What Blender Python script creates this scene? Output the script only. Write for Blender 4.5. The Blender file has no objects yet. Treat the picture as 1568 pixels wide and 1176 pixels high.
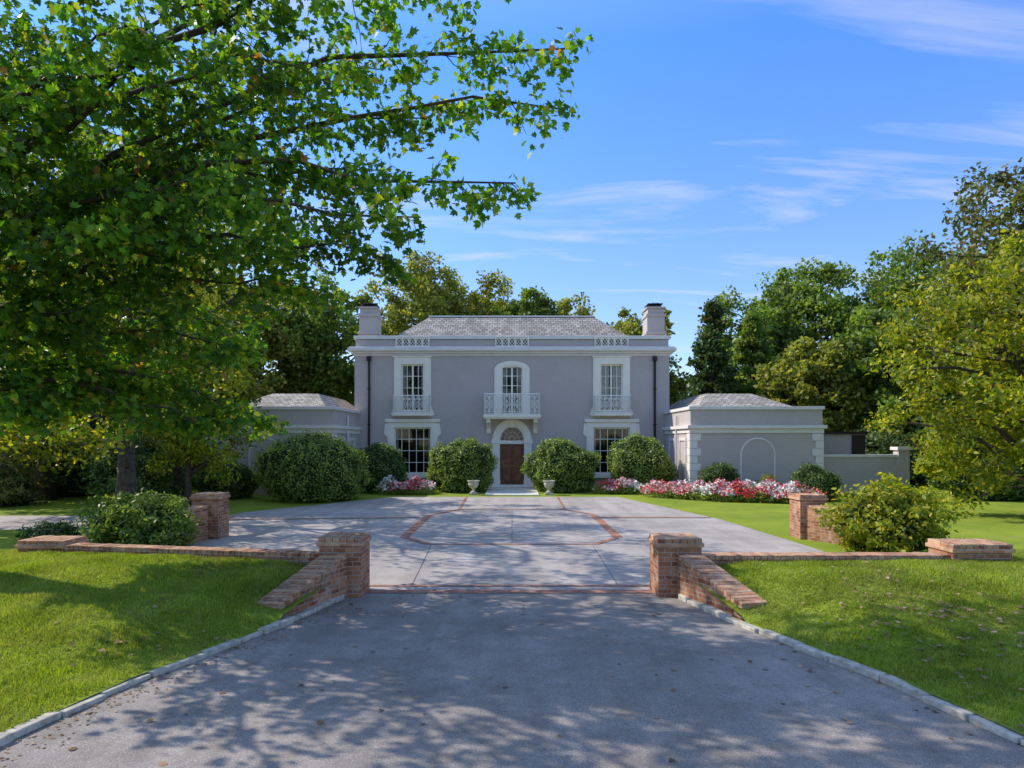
import bpy, math, random, bmesh
import numpy as np
from mathutils import Vector
random.seed(5)
rng = np.random.default_rng(11)
SC = bpy.context.scene
COL = SC.collection

# ---------------------------------------------------------------- materials
def newmat(name):
    m = bpy.data.materials.new(name); m.use_nodes = True
    nt = m.node_tree; nt.nodes.clear()
    out = nt.nodes.new('ShaderNodeOutputMaterial')
    return m, nt, out
def N(nt, t, **kw):
    n = nt.nodes.new(t)
    for k, v in kw.items(): setattr(n, k, v)
    return n
def ramp(nt, fac, stops):
    r = N(nt, 'ShaderNodeValToRGB')
    e = r.color_ramp.elements
    while len(e) < len(stops): e.new(0.5)
    for i, (p, c) in enumerate(stops):
        e[i].position = p; e[i].color = (c[0], c[1], c[2], 1)
    nt.links.new(fac, r.inputs['Fac']); return r.outputs['Color']
def noise(nt, vec, scale, detail=4, rough=.6):
    n = N(nt, 'ShaderNodeTexNoise')
    n.inputs['Scale'].default_value = scale; n.inputs['Detail'].default_value = detail
    n.inputs['Roughness'].default_value = rough
    if vec is not None: nt.links.new(vec, n.inputs['Vector'])
    return n.outputs['Fac']
def mix(nt, fac, a, b, mode='MIX'):
    m = N(nt, 'ShaderNodeMix', data_type='RGBA', blend_type=mode)
    for s, v in ((m.inputs[0], fac), (m.inputs[6], a), (m.inputs[7], b)):
        if isinstance(v, (int, float)): s.default_value = v
        elif isinstance(v, tuple): s.default_value = (v[0], v[1], v[2], 1)
        else: nt.links.new(v, s)
    return m.outputs[2]
def bsdf(nt, out, color, rough=.8, bump=None, bstr=.3, bdist=.02, spec=.3, metal=0):
    b = N(nt, 'ShaderNodeBsdfPrincipled')
    if isinstance(color, tuple): b.inputs['Base Color'].default_value = (*color[:3], 1)
    else: nt.links.new(color, b.inputs['Base Color'])
    if isinstance(rough, (int, float)): b.inputs['Roughness'].default_value = rough
    else: nt.links.new(rough, b.inputs['Roughness'])
    b.inputs['Specular IOR Level'].default_value = spec
    b.inputs['Metallic'].default_value = metal
    if bump is not None:
        bp = N(nt, 'ShaderNodeBump'); bp.inputs['Strength'].default_value = bstr
        bp.inputs['Distance'].default_value = bdist
        nt.links.new(bump, bp.inputs['Height']); nt.links.new(bp.outputs[0], b.inputs['Normal'])
    nt.links.new(b.outputs[0], out.inputs['Surface']); return b
def objvec(nt):
    return N(nt, 'ShaderNodeTexCoord').outputs['Object']

def m_plain(name, c, rough=.6, var=.12, scale=3, spec=.3, metal=0):
    m, nt, out = newmat(name); v = objvec(nt)
    f = noise(nt, v, scale, 6)
    d = tuple(x*(1-var) for x in c); l = tuple(min(1, x*(1+var)) for x in c)
    bsdf(nt, out, ramp(nt, f, [(.3, d), (.7, l)]), rough, noise(nt, v, 60, 3), .15, .004, spec, metal)
    return m

def m_brick(name, c1, c2, mortar, weather=None, wfac=.3, bstr=.5, bw=.22, rh=.075, ms=.007, lo=.72, hi=1.15):
    m, nt, out = newmat(name)
    uv = N(nt, 'ShaderNodeTexCoord').outputs['UV']; v = objvec(nt)
    b = N(nt, 'ShaderNodeTexBrick')
    nt.links.new(uv, b.inputs['Vector'])
    b.inputs['Color1'].default_value = (*c1, 1); b.inputs['Color2'].default_value = (*c2, 1)
    b.inputs['Mortar'].default_value = (*mortar, 1)
    b.inputs['Scale'].default_value = 1; b.inputs['Mortar Size'].default_value = ms
    b.inputs['Mortar Smooth'].default_value = .3
    b.inputs['Brick Width'].default_value = bw; b.inputs['Row Height'].default_value = rh
    col = b.outputs['Color']
    big = ramp(nt, noise(nt, v, 1.3, 6, .65), [(.3, (lo,)*3), (.7, (hi,)*3)])
    col = mix(nt, 1.0, col, big, 'MULTIPLY')
    if weather:
        w = ramp(nt, noise(nt, v, 5, 8, .75), [(.5, (0,)*3), (.68, (wfac,)*3)])
        col = mix(nt, w, col, weather)
        dk = ramp(nt, noise(nt, v, 2.4, 7, .7), [(.52, (1,)*3), (.72, (.45,)*3)])
        col = mix(nt, 1.0, col, dk, 'MULTIPLY')
    inv = N(nt, 'ShaderNodeMath', operation='SUBTRACT'); inv.inputs[0].default_value = 1
    nt.links.new(b.outputs['Fac'], inv.inputs[1])
    bsdf(nt, out, col, .85, inv.outputs[0], bstr, .01, .2)
    return m

def m_leaf(name, stops, transl=.45, tcol=(1.25, 1.35, .5), nscale=.5, dark=.55, rough=.45, gain=1.0, patch=None):
    m, nt, out = newmat(name); v = objvec(nt)
    g = N(nt, 'ShaderNodeNewGeometry')
    c = ramp(nt, g.outputs['Random Per Island'], [(p, tuple(x*gain for x in q)) for p, q in stops])
    n = ramp(nt, noise(nt, v, nscale, 3), [(.32, (dark,)*3), (.66, (1.2,)*3)])
    c = mix(nt, 1.0, c, n, 'MULTIPLY')
    if patch:
        pf = ramp(nt, noise(nt, v, 1.1, 7, .7), [(.46, (0,)*3), (.70, (.55,)*3)])
        c = mix(nt, pf, c, patch)
    b = N(nt, 'ShaderNodeBsdfPrincipled'); nt.links.new(c, b.inputs['Base Color'])
    b.inputs['Roughness'].default_value = rough; b.inputs['Specular IOR Level'].default_value = .3
    t = N(nt, 'ShaderNodeBsdfTranslucent')
    nt.links.new(mix(nt, 1.0, c, tcol, 'MULTIPLY'), t.inputs['Color'])
    ms = N(nt, 'ShaderNodeMixShader'); ms.inputs[0].default_value = transl
    nt.links.new(b.outputs[0], ms.inputs[1]); nt.links.new(t.outputs[0], ms.inputs[2])
    nt.links.new(ms.outputs[0], out.inputs['Surface']); return m

M_WALL = m_brick('painted_grey_brick', (.51, .435, .405), (.54, .46, .43), (.46, .395, .365), None, bstr=.5, lo=.94, hi=1.04)
M_TRIM = m_plain('cream_trim', (.88, .80, .68), .5, .05, 2)
M_GTRIM = m_plain('light_grey_trim', (.74, .67, .63), .55, .06, 2)
M_WHITE = m_plain('white_ironwork', (.88, .85, .80), .4, .03)
M_BRICK = m_brick('red_brick', (.28, .085, .04), (.50, .23, .11), (.42, .35, .28), (.58, .49, .39), .55)
M_BCAP = m_brick('brick_coping', (.48, .21, .10), (.62, .36, .20), (.48, .41, .34), (.14, .12, .09), .5)
M_BAND = m_brick('brick_paving', (.34, .11, .06), (.46, .20, .12), (.34, .26, .21), (.44, .37, .31), .65, bstr=.2, bw=.2, rh=.1)
M_DARK = m_plain('dark_bronze', (.03, .022, .02), .5, .1)
M_JOINT = m_plain('joint_filler', (.13, .12, .11), .9, .1)
M_DOOR = m_plain('walnut_door', (.22, .085, .035), .45, .35, 4)
M_CURT = m_plain('curtain', (.80, .78, .72), .9, .1)
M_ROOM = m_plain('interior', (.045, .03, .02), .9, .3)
M_STONE = m_plain('kerb_stone', (.46, .41, .34), .85, .4, 9)
M_STEP = m_plain('limestone_step', (.74, .69, .60), .8, .1, 3)
M_BARK = m_plain('bark', (.075, .058, .042), .95, .55, 8)
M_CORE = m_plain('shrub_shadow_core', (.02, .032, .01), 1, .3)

def m_roof():
    m, nt, out = newmat('slate_roof'); uv = N(nt, 'ShaderNodeTexCoord').outputs['UV']; v = objvec(nt)
    b = N(nt, 'ShaderNodeTexBrick'); nt.links.new(uv, b.inputs['Vector'])
    b.inputs['Color1'].default_value = (.28, .24, .205, 1); b.inputs['Color2'].default_value = (.50, .435, .38, 1)
    b.inputs['Mortar'].default_value = (.11, .10, .085, 1); b.inputs['Scale'].default_value = 1
    b.inputs['Mortar Size'].default_value = .022; b.inputs['Brick Width'].default_value = .3
    b.inputs['Row Height'].default_value = .24
    c = mix(nt, 1.0, b.outputs['Color'], ramp(nt, noise(nt, v, 1.2, 7), [(.3, (.75,)*3), (.7, (1.2,)*3)]), 'MULTIPLY')
    bsdf(nt, out, c, .8, b.outputs['Fac'], -.5, .02)
    return m
M_ROOF = m_roof()

def m_glass():
    m, nt, out = newmat('window_glass')
    t = N(nt, 'ShaderNodeBsdfTransparent'); t.inputs[0].default_value = (.75, .78, .78, 1)
    g = N(nt, 'ShaderNodeBsdfGlossy'); g.inputs['Roughness'].default_value = .03
    f = N(nt, 'ShaderNodeFresnel'); f.inputs[0].default_value = 1.6
    ms = N(nt, 'ShaderNodeMixShader'); nt.links.new(f.outputs[0], ms.inputs[0])
    nt.links.new(t.outputs[0], ms.inputs[1]); nt.links.new(g.outputs[0], ms.inputs[2])
    nt.links.new(ms.outputs[0], out.inputs['Surface']); return m
M_GLASS = m_glass()

def m_pave(name, base, speck, stain, wear=.3, lo=.74, hi=1.18):
    m, nt, out = newmat(name); v = objvec(nt)
    n1 = noise(nt, v, 110, 3, .7)
    c = ramp(nt, n1, [(.3, tuple(x*.5 for x in base)), (.5, base), (.72, speck)])
    big = ramp(nt, noise(nt, v, .45, 8, .65), [(.3, (lo,)*3), (.7, (hi,)*3)])
    c = mix(nt, 1.0, c, big, 'MULTIPLY')
    med = ramp(nt, noise(nt, v, 2.2, 9, .75), [(.46, (0,)*3), (.74, (wear,)*3)])
    c = mix(nt, med, c, stain)
    mp = N(nt, 'ShaderNodeMapping'); mp.inputs['Scale'].default_value = (2.2, .12, 1); nt.links.new(v, mp.inputs[0])
    tr = ramp(nt, noise(nt, mp.outputs[0], 1.0, 5, .6), [(.35, (.86,)*3), (.65, (1.08,)*3)])
    c = mix(nt, 1.0, c, tr, 'MULTIPLY')
    bsdf(nt, out, c, .85, n1, .5, .008, .25)
    return m
M_ASPH = m_pave('asphalt', (.29, .245, .215), (.58, .50, .45), (.15, .115, .085), .65, .68, 1.22)
M_COURT = m_pave('court_aggregate', (.42, .36, .325), (.68, .59, .54), (.26, .215, .185), .5)

def m_ground():
    m, nt, out = newmat('lawn_grass'); v = objvec(nt)
    c = ramp(nt, noise(nt, v, 40, 5, .7), [(.3, (.13, .17, .015)), (.5, (.25, .32, .035)), (.72, (.39, .43, .10))])
    big = ramp(nt, noise(nt, v, .5, 6, .6), [(.3, (.72, .80, .7)), (.7, (1.2, 1.12, 1.0))])
    c = mix(nt, 1.0, c, big, 'MULTIPLY')
    bare = ramp(nt, noise(nt, v, .9, 8, .7), [(.54, (0,)*3), (.72, (.55,)*3)])
    c = mix(nt, bare, c, (.36, .30, .14))
    bsdf(nt, out, c, 1, noise(nt, v, 70, 3), .8, .03, .1)
    return m
M_GRASS = m_ground()

# ---------------------------------------------------------------- mesh builder
class MB:
    def __init__(s): s.v = []; s.f = []; s.m = []
    def poly(s, pts, m=0):
        b = len(s.v); s.v += [tuple(p) for p in pts]; s.f.append(tuple(range(b, b+len(pts)))); s.m.append(m)
    def hexa(s, p, m=0):
        b = len(s.v); s.v += [tuple(q) for q in p]
        for f in ((3, 2, 1, 0), (4, 5, 6, 7), (0, 1, 5, 4), (1, 2, 6, 5), (2, 3, 7, 6), (3, 0, 4, 7)):
            s.f.append(tuple(b+i for i in f)); s.m.append(m)
    def box(s, x0, x1, y0, y1, z0, z1, m=0):
        x0, x1 = min(x0, x1), max(x0, x1)
        s.hexa([(x0, y0, z0), (x1, y0, z0), (x1, y1, z0), (x0, y1, z0),
                (x0, y0, z1), (x1, y0, z1), (x1, y1, z1), (x0, y1, z1)], m)
    def prism(s, pts, y0, y1, m=0):
        n = len(pts); b = len(s.v)
        s.v += [(x, y0, z) for x, z in pts] + [(x, y1, z) for x, z in pts]
        s.f.append(tuple(range(b, b+n))); s.m.append(m)
        s.f.append(tuple(reversed(range(b+n, b+2*n)))); s.m.append(m)
        for i in range(n):
            j = (i+1) % n
            s.f.append((b+i, b+n+i, b+n+j, b+j)); s.m.append(m)
    def tube(s, pts, rad, sides=6, m=0):
        rings = []
        P = [Vector(p) for p in pts]
        for i, p in enumerate(P):
            d = (P[min(i+1, len(P)-1)]-P[max(i-1, 0)])
            if d.length < 1e-6: d = Vector((0, 0, 1))
            d.normalize()
            a = d.cross(Vector((0, 0, 1)) if abs(d.z) < .9 else Vector((1, 0, 0))).normalized()
            c = d.cross(a)
            b = len(s.v)
            for k in range(sides):
                t = 2*math.pi*k/sides
                s.v.append(tuple(p+(a*math.cos(t)+c*math.sin(t))*rad[i]))
            rings.append(b)
        for i in range(len(rings)-1):
            for k in range(sides):
                k2 = (k+1) % sides
                s.f.append((rings[i]+k, rings[i]+k2, rings[i+1]+k2, rings[i+1]+k)); s.m.append(m)
        s.f.append(tuple(reversed(range(rings[0], rings[0]+sides)))); s.m.append(m)
        s.f.append(tuple(range(rings[-1], rings[-1]+sides))); s.m.append(m)
    def beam(s, p, q, r, m=0): s.tube([p, q], [r, r], 4, m)
    def ring(s, c, rx, rz, r, m=0, seg=14, axis='y', a0=0, a1=2*math.pi):
        pts = []
        for i in range(seg+1):
            t = a0+(a1-a0)*i/seg
            if axis == 'y': pts.append((c[0]+rx*math.cos(t), c[1], c[2]+rz*math.sin(t)))
            else: pts.append((c[0], c[1]+rx*math.cos(t), c[2]+rz*math.sin(t)))
        s.tube(pts, [r]*len(pts), 4, m)
    def lathe(s, prof, cx, cy, seg=20, m=0, cz=0):
        rings = []
        for r, z in prof:
            rings.append(len(s.v))
            for k in range(seg):
                t = 2*math.pi*k/seg
                s.v.append((cx+r*math.cos(t), cy+r*math.sin(t), cz+z))
        for i in range(len(rings)-1):
            for k in range(seg):
                k2 = (k+1) % seg
                s.f.append((rings[i]+k, rings[i]+k2, rings[i+1]+k2, rings[i+1]+k)); s.m.append(m)
        s.f.append(tuple(range(rings[-1], rings[-1]+seg))); s.m.append(m)
    def arch(s, cx, wi, zi, hi, wo, zo, ho, y0, y1, m=0, seg=16):
        for i in range(seg):
            a, b = math.pi*i/seg, math.pi*(i+1)/seg
            pi0 = (cx+wi*math.cos(a), zi+hi*math.sin(a)); pi1 = (cx+wi*math.cos(b), zi+hi*math.sin(b))
            po0 = (cx+wo*math.cos(a), zo+ho*math.sin(a)); po1 = (cx+wo*math.cos(b), zo+ho*math.sin(b))
            s.prism([pi0, po0, po1, pi1], y0, y1, m)
    def wall(s, x0, x1, z0, z1, y0, y1, ops, m=0):
        xs = sorted({x0, x1, *[o[0] for o in ops], *[o[1] for o in ops]})
        for a, b in zip(xs[:-1], xs[1:]):
            mid = (a+b)/2
            cut = sorted((o[2], o[3]) for o in ops if o[0] < mid < o[1])
            z = z0
            for c0, c1 in cut:
                if c0 > z+1e-4: s.box(a, b, y0, y1, z, c0, m)
                z = c1
            if z < z1-1e-4: s.box(a, b, y0, y1, z, z1, m)
    def build(s, name, mats, parent=None, smooth=False, bevel=0):
        me = bpy.data.meshes.new(name); me.from_pydata(s.v, [], s.f)
        for mt in mats: me.materials.append(mt)
        me.polygons.foreach_set('material_index', s.m)
        if smooth: me.polygons.foreach_set('use_smooth', [True]*len(s.f))
        uvl = me.uv_layers.new(name='UVMap')
        co = np.array(s.v); uv = np.zeros((len(me.loops), 2))
        for p in me.polygons:
            n = p.normal; idx = [me.loops[l].vertex_index for l in p.loop_indices]
            pt = co[idx]
            if abs(n.z) > .95: u = pt[:, :2]
            else:
                t = Vector((0, 0, 1)).cross(n).normalized(); w = n.cross(t)
                u = np.stack([pt@np.array(t), pt@np.array(w)], 1)
            uv[p.loop_start:p.loop_start+len(idx)] = u
        uvl.data.foreach_set('uv', uv.ravel())
        me.update()
        ob = bpy.data.objects.new(name, me); COL.objects.link(ob)
        if parent: ob.parent = parent
        if bevel:
            bv = ob.modifiers.new('bevel', 'BEVEL'); bv.width = bevel; bv.segments = 2; bv.limit_method = 'ANGLE'
        return ob
def empty(name):
    e = bpy.data.objects.new(name, None); COL.objects.link(e); e.empty_display_size = .2; return e

def fast_mesh(name, V, k, mat, parent=None):
    n = len(V)//k
    me = bpy.data.meshes.new(name)
    me.vertices.add(n*k); me.vertices.foreach_set('co', np.ascontiguousarray(V, dtype=np.float32).ravel())
    me.loops.add(n*k); me.loops.foreach_set('vertex_index', np.arange(n*k, dtype=np.int32))
    me.polygons.add(n); me.polygons.foreach_set('loop_start', np.arange(0, n*k, k, dtype=np.int32))
    me.update(calc_edges=True)
    me.materials.append(mat)
    ob = bpy.data.objects.new(name, me); COL.objects.link(ob)
    if parent: ob.parent = parent
    return ob
T_MAPLE = np.array([(0, 0, 0), (.12, .30, .02), (.30, .50, .0), (.42, .25, .05), (.72, .36, .0), (.66, .14, .04), (1.0, 0, 0),
                    (.66, -.14, .04), (.72, -.36, .0), (.42, -.25, .05), (.30, -.50, .0), (.12, -.30, .02)])
T_OVAL = np.array([(0, 0, 0), (.35, .24, .06), (.75, .17, .03), (1, 0, -.05), (.75, -.17, .03), (.35, -.24, .06)])
T_QUAD = np.array([(0, .05, 0), (.5, .36, .1), (1, 0, 0), (.5, -.36, .1)])
def unit(a): return a/np.maximum(np.linalg.norm(a, axis=1, keepdims=True), 1e-9)
def leaves(name, pos, size, T, mat, parent=None, up=.6, nrm=None, nb=0., droop=0.):
    n = len(pos)
    d = rng.normal(size=(n, 3)); d = unit(d); d[:, 2] += up
    if nrm is not None: d += nrm*nb
    d = unit(d)
    r = rng.normal(size=(n, 3)); r[:, 2] -= droop
    t = unit(r-(r*d).sum(1, keepdims=True)*d)
    b = np.cross(d, t)
    s = size*rng.uniform(.65, 1.25, n)[:, None, None]
    V = pos[:, None, :]+s*(t[:, None, :]*T[None, :, 0:1]+b[:, None, :]*T[None, :, 1:2]+d[:, None, :]*T[None, :, 2:3])
    return fast_mesh(name, V.reshape(-1, 3), len(T), mat, parent)

G = 1.95
L_MAPLE = m_leaf('maple_leaves', [(0, (.035, .095, .02)), (.45, (.065, .155, .02)), (.8, (.14, .23, .02)), (.985, (.26, .28, .03)), (1, (.35, .12, .05))], .5, (1.6, 1.65, .4), .45, .5, gain=1.5)
L_YEL = m_leaf('yellow_green_leaves', [(0, (.07, .11, .012)), (.5, (.17, .20, .018)), (.85, (.30, .28, .025)), (1, (.36, .27, .04))], .5, (1.5, 1.45, .4), .5, .5, gain=1.65)
L_MID = m_leaf('green_leaves', [(0, (.045, .08, .018)), (.5, (.09, .145, .025)), (1, (.19, .215, .045))], .45, (1.4, 1.35, .45), .35, .5, gain=G)
L_MID2 = m_leaf('olive_leaves', [(0, (.06, .085, .018)), (.5, (.14, .165, .03)), (1, (.26, .235, .05))], .45, (1.4, 1.3, .45), .3, .5, gain=G)
L_DARK = m_leaf('dark_leaves', [(0, (.03, .055, .016)), (.6, (.06, .095, .025)), (.93, (.11, .14, .035)), (1, (.18, .08, .04))], .3, (1.2, 1.3, .5), .4, .5, gain=1.7)
L_RUST = m_leaf('rust_green_leaves', [(0, (.05, .075, .02)), (.6, (.09, .11, .025)), (1, (.18, .11, .045))], .35, (1.3, 1.1, .5), .4, .5, gain=1.8)
L_BOX = m_leaf('boxwood_leaves', [(0, (.05, .085, .018)), (.5, (.11, .16, .028)), (1, (.22, .25, .05))], .3, (1.3, 1.3, .5), 1.6, .6, gain=1.9)
L_BOXD = m_leaf('dark_boxwood_leaves', [(0, (.03, .055, .013)), (.5, (.065, .11, .022)), (1, (.14, .18, .038))], .25, (1.2, 1.3, .5), 1.6, .6, gain=1.6)
L_GRASS = m_leaf('grass_blades', [(0, (.16, .21, .012)), (.5, (.27, .37, .03)), (1, (.44, .48, .09))], .42, (1.35, 1.3, .3), .9, .6, .6, patch=(.42, .38, .15))
L_DEAD = m_leaf('fallen_leaves', [(0, (.13, .07, .03)), (.5, (.28, .16, .08)), (1, (.45, .30, .17))], .1, (1, 1, 1), 1, .8)

# ---------------------------------------------------------------- trees
def curve_pts(a, b, sag, n=6, jit=.06, r=random):
    a, b = Vector(a), Vector(b); L = (b-a).length; out = []
    for i in range(n+1):
        t = i/n; p = a.lerp(b, t)
        p.z += sag*L*math.sin(math.pi*t)
        if 0 < i < n: p += Vector((r.uniform(-1, 1), r.uniform(-1, 1), r.uniform(-1, 1)))*L*jit
        out.append(p)
    return out
def make_tree(name, x, y, cen_z, rx, ry, rz, mat, n_clump=110, per=110, ls=.32, seed=1, tr=.3, T=T_QUAD, clump=.17,
              conic=False, tmin=.05, inner=.12, flat=.8):
    rs = random.Random(seed); g = np.random.default_rng(seed)
    root = empty(name)
    mb = MB()
    topz = cen_z+rz*.75
    spine = [Vector((x+rs.uniform(-.15, .15)*t, y+rs.uniform(-.2, .2)*t, t*topz)) for t in [i/8 for i in range(9)]]
    mb.tube(spine, [max(.04, tr*(1.35 if i == 0 else 1)*(1-i/8*.85)) for i in range(9)], 9)
    ph = g.uniform(0, 6.28, 6); kk = g.normal(size=(6, 3))*2.4
    cl = []
    for i in range(n_clump*3):
        if len(cl) >= n_clump: break
        d = g.normal(size=3); d /= np.linalg.norm(d)
        lum = 1+.10*np.sum(np.sin(kk@d+ph))/1.6
        rr = g.uniform(inner, 1)**.5
        if conic:
            tz = g.uniform(0, 1); w = (1-tz)**.8*.95+.05
            an = g.uniform(0, 6.28); q = math.sqrt(g.uniform(.25, 1))*lum
            p = np.array([x+rx*w*q*math.cos(an), y+ry*w*q*math.sin(an), cen_z-rz+2*rz*tz])
        else:
            p = np.array([x, y, cen_z])+d*np.array([rx, ry, rz])*rr*lum
        if p[2] < .3: continue
        cl.append(p)
    cl = np.array(cl)
    for p in cl[::3]:
        t = max(.12, min(.95, (p[2]-rs.uniform(.1, .35)*rz)/topz))
        k = t*8; i = min(7, int(k)); s0 = spine[i].lerp(spine[i+1], k-i)
        L = (Vector(p)-s0).length
        pts = curve_pts(s0, p, .08, 5, .05, rs); r0 = max(tmin*.8, min(tr*.45, L*.022))
        mb.tube(pts, [r0*(1-.8*j/5)+.008 for j in range(6)], 5)
    mb.build('trunk_and_limbs', [M_BARK], root, True)
    m = n_clump*per
    idx = g.integers(0, len(cl), m)
    cr = clump*(rx+ry+rz)/3*g.uniform(.55, 1.45, len(cl))
    d = unit(g.normal(size=(m, 3)))*(g.uniform(0, 1, m)**.5)[:, None]
    d[:, 2] *= .5 if conic else flat
    pos = cl[idx]+d*cr[idx][:, None]
    pos[:, 2] -= .12*(d[:, 0]**2+d[:, 1]**2)*cr[idx]
    pos = pos[pos[:, 2] > .1]
    leaves('foliage', pos, ls, T, mat, root, up=.4)
    return root

def maple():
    root = empty('maple_tree'); rs = random.Random(3); mb = MB(); P = []
    tx, ty = -9.6, 11.0
    spine = [Vector((tx+.15*math.sin(i), ty+.1*math.cos(i*2), i*1.35)) for i in range(9)]
    mb.tube(spine, [.42, .34, .31, .29, .26, .21, .16, .10, .05], 12)
    B = [((.95, 10, 8.35), 5.2, 1.0, 54), ((.75, 10.6, 7.75), 5.0, .95, 50), ((.05, 9.4, 6.15), 4.9, .85, 52), ((-1.3, 9, 5.55), 4.5, .8, 44),
         ((-1.8, 10.2, 5.3), 4.2, .85, 46), ((-3.0, 11, 5.0), 4.0, .95, 42), ((.1, 8.8, 8.9), 6, 1.0, 46), ((-1.0, 10, 9.3), 6.5, 1.05, 38),
         ((-2.6, 8.4, 7.2), 5.5, 1.0, 38), ((-3.6, 9.2, 6.1), 4.6, 1.0, 36), ((-4.6, 8.2, 7.6), 5.4, 1.1, 38), ((-5.2, 9.0, 5.4), 4.2, 1.0, 36),
         ((-4.4, 11.5, 4.1), 3.6, .9, 46), ((-6.4, 10, 4.5), 3.7, 1.0, 36), ((-3.8, 12.6, 6.4), 4.6, 1.2, 42), ((-5.2, 13.5, 4.8), 4.0, 1.2, 46),
         ((-6.6, 12.8, 3.5), 3.4, 1.0, 42), ((-4.9, 12.4, 3.2), 3.7, .8, 42), ((-5, 14.2, 8.4), 6.2, 1.4, 44), ((-6, 7.2, 6.2), 4.8, 1.1, 30),
         ((-5.6, 8.4, 8.9), 6.8, 1.2, 36), ((-7.6, 8.6, 5.4), 4.3, 1.1, 28), ((-3.2, 9.2, 8.6), 6.0, 1.1, 42), ((-2.4, 12.5, 9.4), 6.2, 1.2, 42),
         ((-2.0, 10.6, 6.8), 5.0, .95, 38), ((-5.4, 11.6, 2.9), 3.4, .75, 36), ((-4.6, 13.2, 2.9), 3.5, .75, 36),
         ((-7.4, 10.4, 3.2), 3.2, .9, 34), ((-1.4, 11.0, 7.8), 5.3, .95, 38), ((-6.6, 6.4, 4.6), 4.2, 1.0, 26), ((-5.6, 6.6, 8.0), 6.2, 1.1, 26), ((-7.2, 10.2, 8.6), 6.4, 1.2, 34),
         ((-5.6, 16.6, 7.9), 6.0, 1.3, 34), ((-6.6, 18.4, 9.2), 7.0, 1.4, 36), ((-8.2, 19.6, 9.6), 7.2, 1.4, 34), ((-8.4, 16.0, 7.6), 6.0, 1.3, 28)]
    for tip, h, spr, tw in B:
        k = h/1.35; i = int(k); s0 = spine[i].lerp(spine[min(i+1, 8)], k-i)
        L = (Vector(tip)-s0).length
        pts = curve_pts(s0, tip, .10, 9, .022, rs)
        r0 = .028+L*.006
        mb.tube(pts, [r0*(1-.88*j/9) for j in range(10)], 7)
        for q in range(tw):
            t = .18+.82*(q+rs.random())/tw
            kk = t*9; a = min(8, int(kk)); p = pts[a].lerp(pts[a+1], kk-a)
            dirn = (pts[a+1]-pts[a]).normalized()
            env = spr*(1-.58*t**2)*min(1, .4+t*1.4)
            side = Vector((-dirn.y, dirn.x, 0)).normalized()*(1 if rs.random() < .5 else -1)
            v = (side*rs.uniform(.3, 1.1)+dirn*rs.uniform(.2, 1.0)+Vector((0, 0, rs.uniform(-.95, .4)))).normalized()
            e = p+v*env*rs.uniform(.55, 1.35)
            tp = curve_pts(p, e, .05, 3, .06, rs); tp[-1].z -= .06
            mb.tube(tp, [.011, .008, .006, .004], 3)
            for _ in range(29):
                u = rs.uniform(.35, 1.06)*3; b = min(2, int(u)); c = tp[b].lerp(tp[b+1], u-b)
                P.append((c.x+rs.gauss(0, .105), c.y+rs.gauss(0, .105), c.z+rs.gauss(-.07, .085)))
    mb.build('trunk_and_limbs', [M_BARK], root, True)
    leaves('foliage', np.array(P), .128, T_MAPLE, L_MAPLE, root, up=.4, droop=.8)
maple()

make_tree('yellow_tree', -12.7, 22.5, 8.6, 5.2, 5.6, 6.4, L_YEL, 120, 130, .19, 21, .30, T_OVAL, .13)
make_tree('shade_tree', -14.5, 29.5, 10.0, 4.2, 4, 4.6, L_YEL, 70, 120, .24, 22, .25, T_OVAL, .17)
make_tree('ornamental_tree', -12.9, 27.2, 3.9, 2.5, 2.2, 3.3, L_YEL, 100, 130, .17, 47, .14, T_OVAL, .2)
make_tree('shade_tree', -20.5, 30, 8.0, 6.0, 5, 6.4, L_YEL, 140, 130, .25, 23, .35)
make_tree('shade_tree', -23, 20, 7.0, 5.5, 5, 5.5, L_MAPLE, 110, 120, .25, 24, .35)
make_tree('magnolia_tree', 17.7, 23, 5.1, 4.5, 4, 5.2, L_YEL, 260, 150, .19, 25, .22, T_OVAL, .14)
make_tree('tall_oak_tree', 27.8, 35, 9.6, 5.6, 5, 8.2, L_RUST, 330, 120, .28, 26, .45, T_QUAD, .14, inner=.05)
make_tree('oak_tree', 22.0, 32, 5.2, 3.4, 3.2, 4.8, L_MID, 120, 120, .25, 46, .3, T_QUAD, .17)
bg = [(-14, 52, 9.0, 4.2, 5.7, L_MID), (-19.5, 50, 8.5, 4.8, 6.0, L_MID2), (-26, 48, 9, 6, 7, L_MID2), (-35, 44, 9, 6, 7, L_YEL),
      (-8, 62, 12.4, 5.0, 7.0, L_MID2), (-3.2, 66, 11.6, 4.8, 6.4, L_MID2), (1.8, 63, 10.8, 4.4, 6.0, L_MID), (5.0, 67, 10, 3.6, 5.6, L_MID2), (11.5, 64, 8.8, 4.0, 6.2, L_MID2),
      (20.5, 58, 8.6, 4.8, 6.8, L_MID), (26.5, 60, 11.0, 5.8, 8.2, L_MID), (33.0, 58, 11.8, 5.8, 8.0, L_MID), (39.5, 56, 11, 5.8, 7.4, L_MID2),
      (25.5, 46, 6.2, 4.6, 5.8, L_MID), (20.5, 47, 5.2, 3.8, 4.8, L_MID2), (32, 46, 7.6, 5, 7.0, L_RUST)]
for i, (x, y, cz, r, rz, mt) in enumerate(bg):
    make_tree('background_tree', x, y, cz, r, r, rz, mt, 230, 105, .34, 60+i, .35, T_QUAD, .155, inner=.2)
make_tree('spruce_tree', 14.6, 50, 6.6, 2.6, 2.6, 6.2, L_DARK, 150, 90, .3, 91, .25, T_QUAD, .13, conic=True)
make_tree('spruce_tree', 18.0, 51, 6.2, 2.8, 2.8, 5.6, L_MID, 130, 90, .3, 92, .25, T_QUAD, .13, conic=True)
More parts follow.
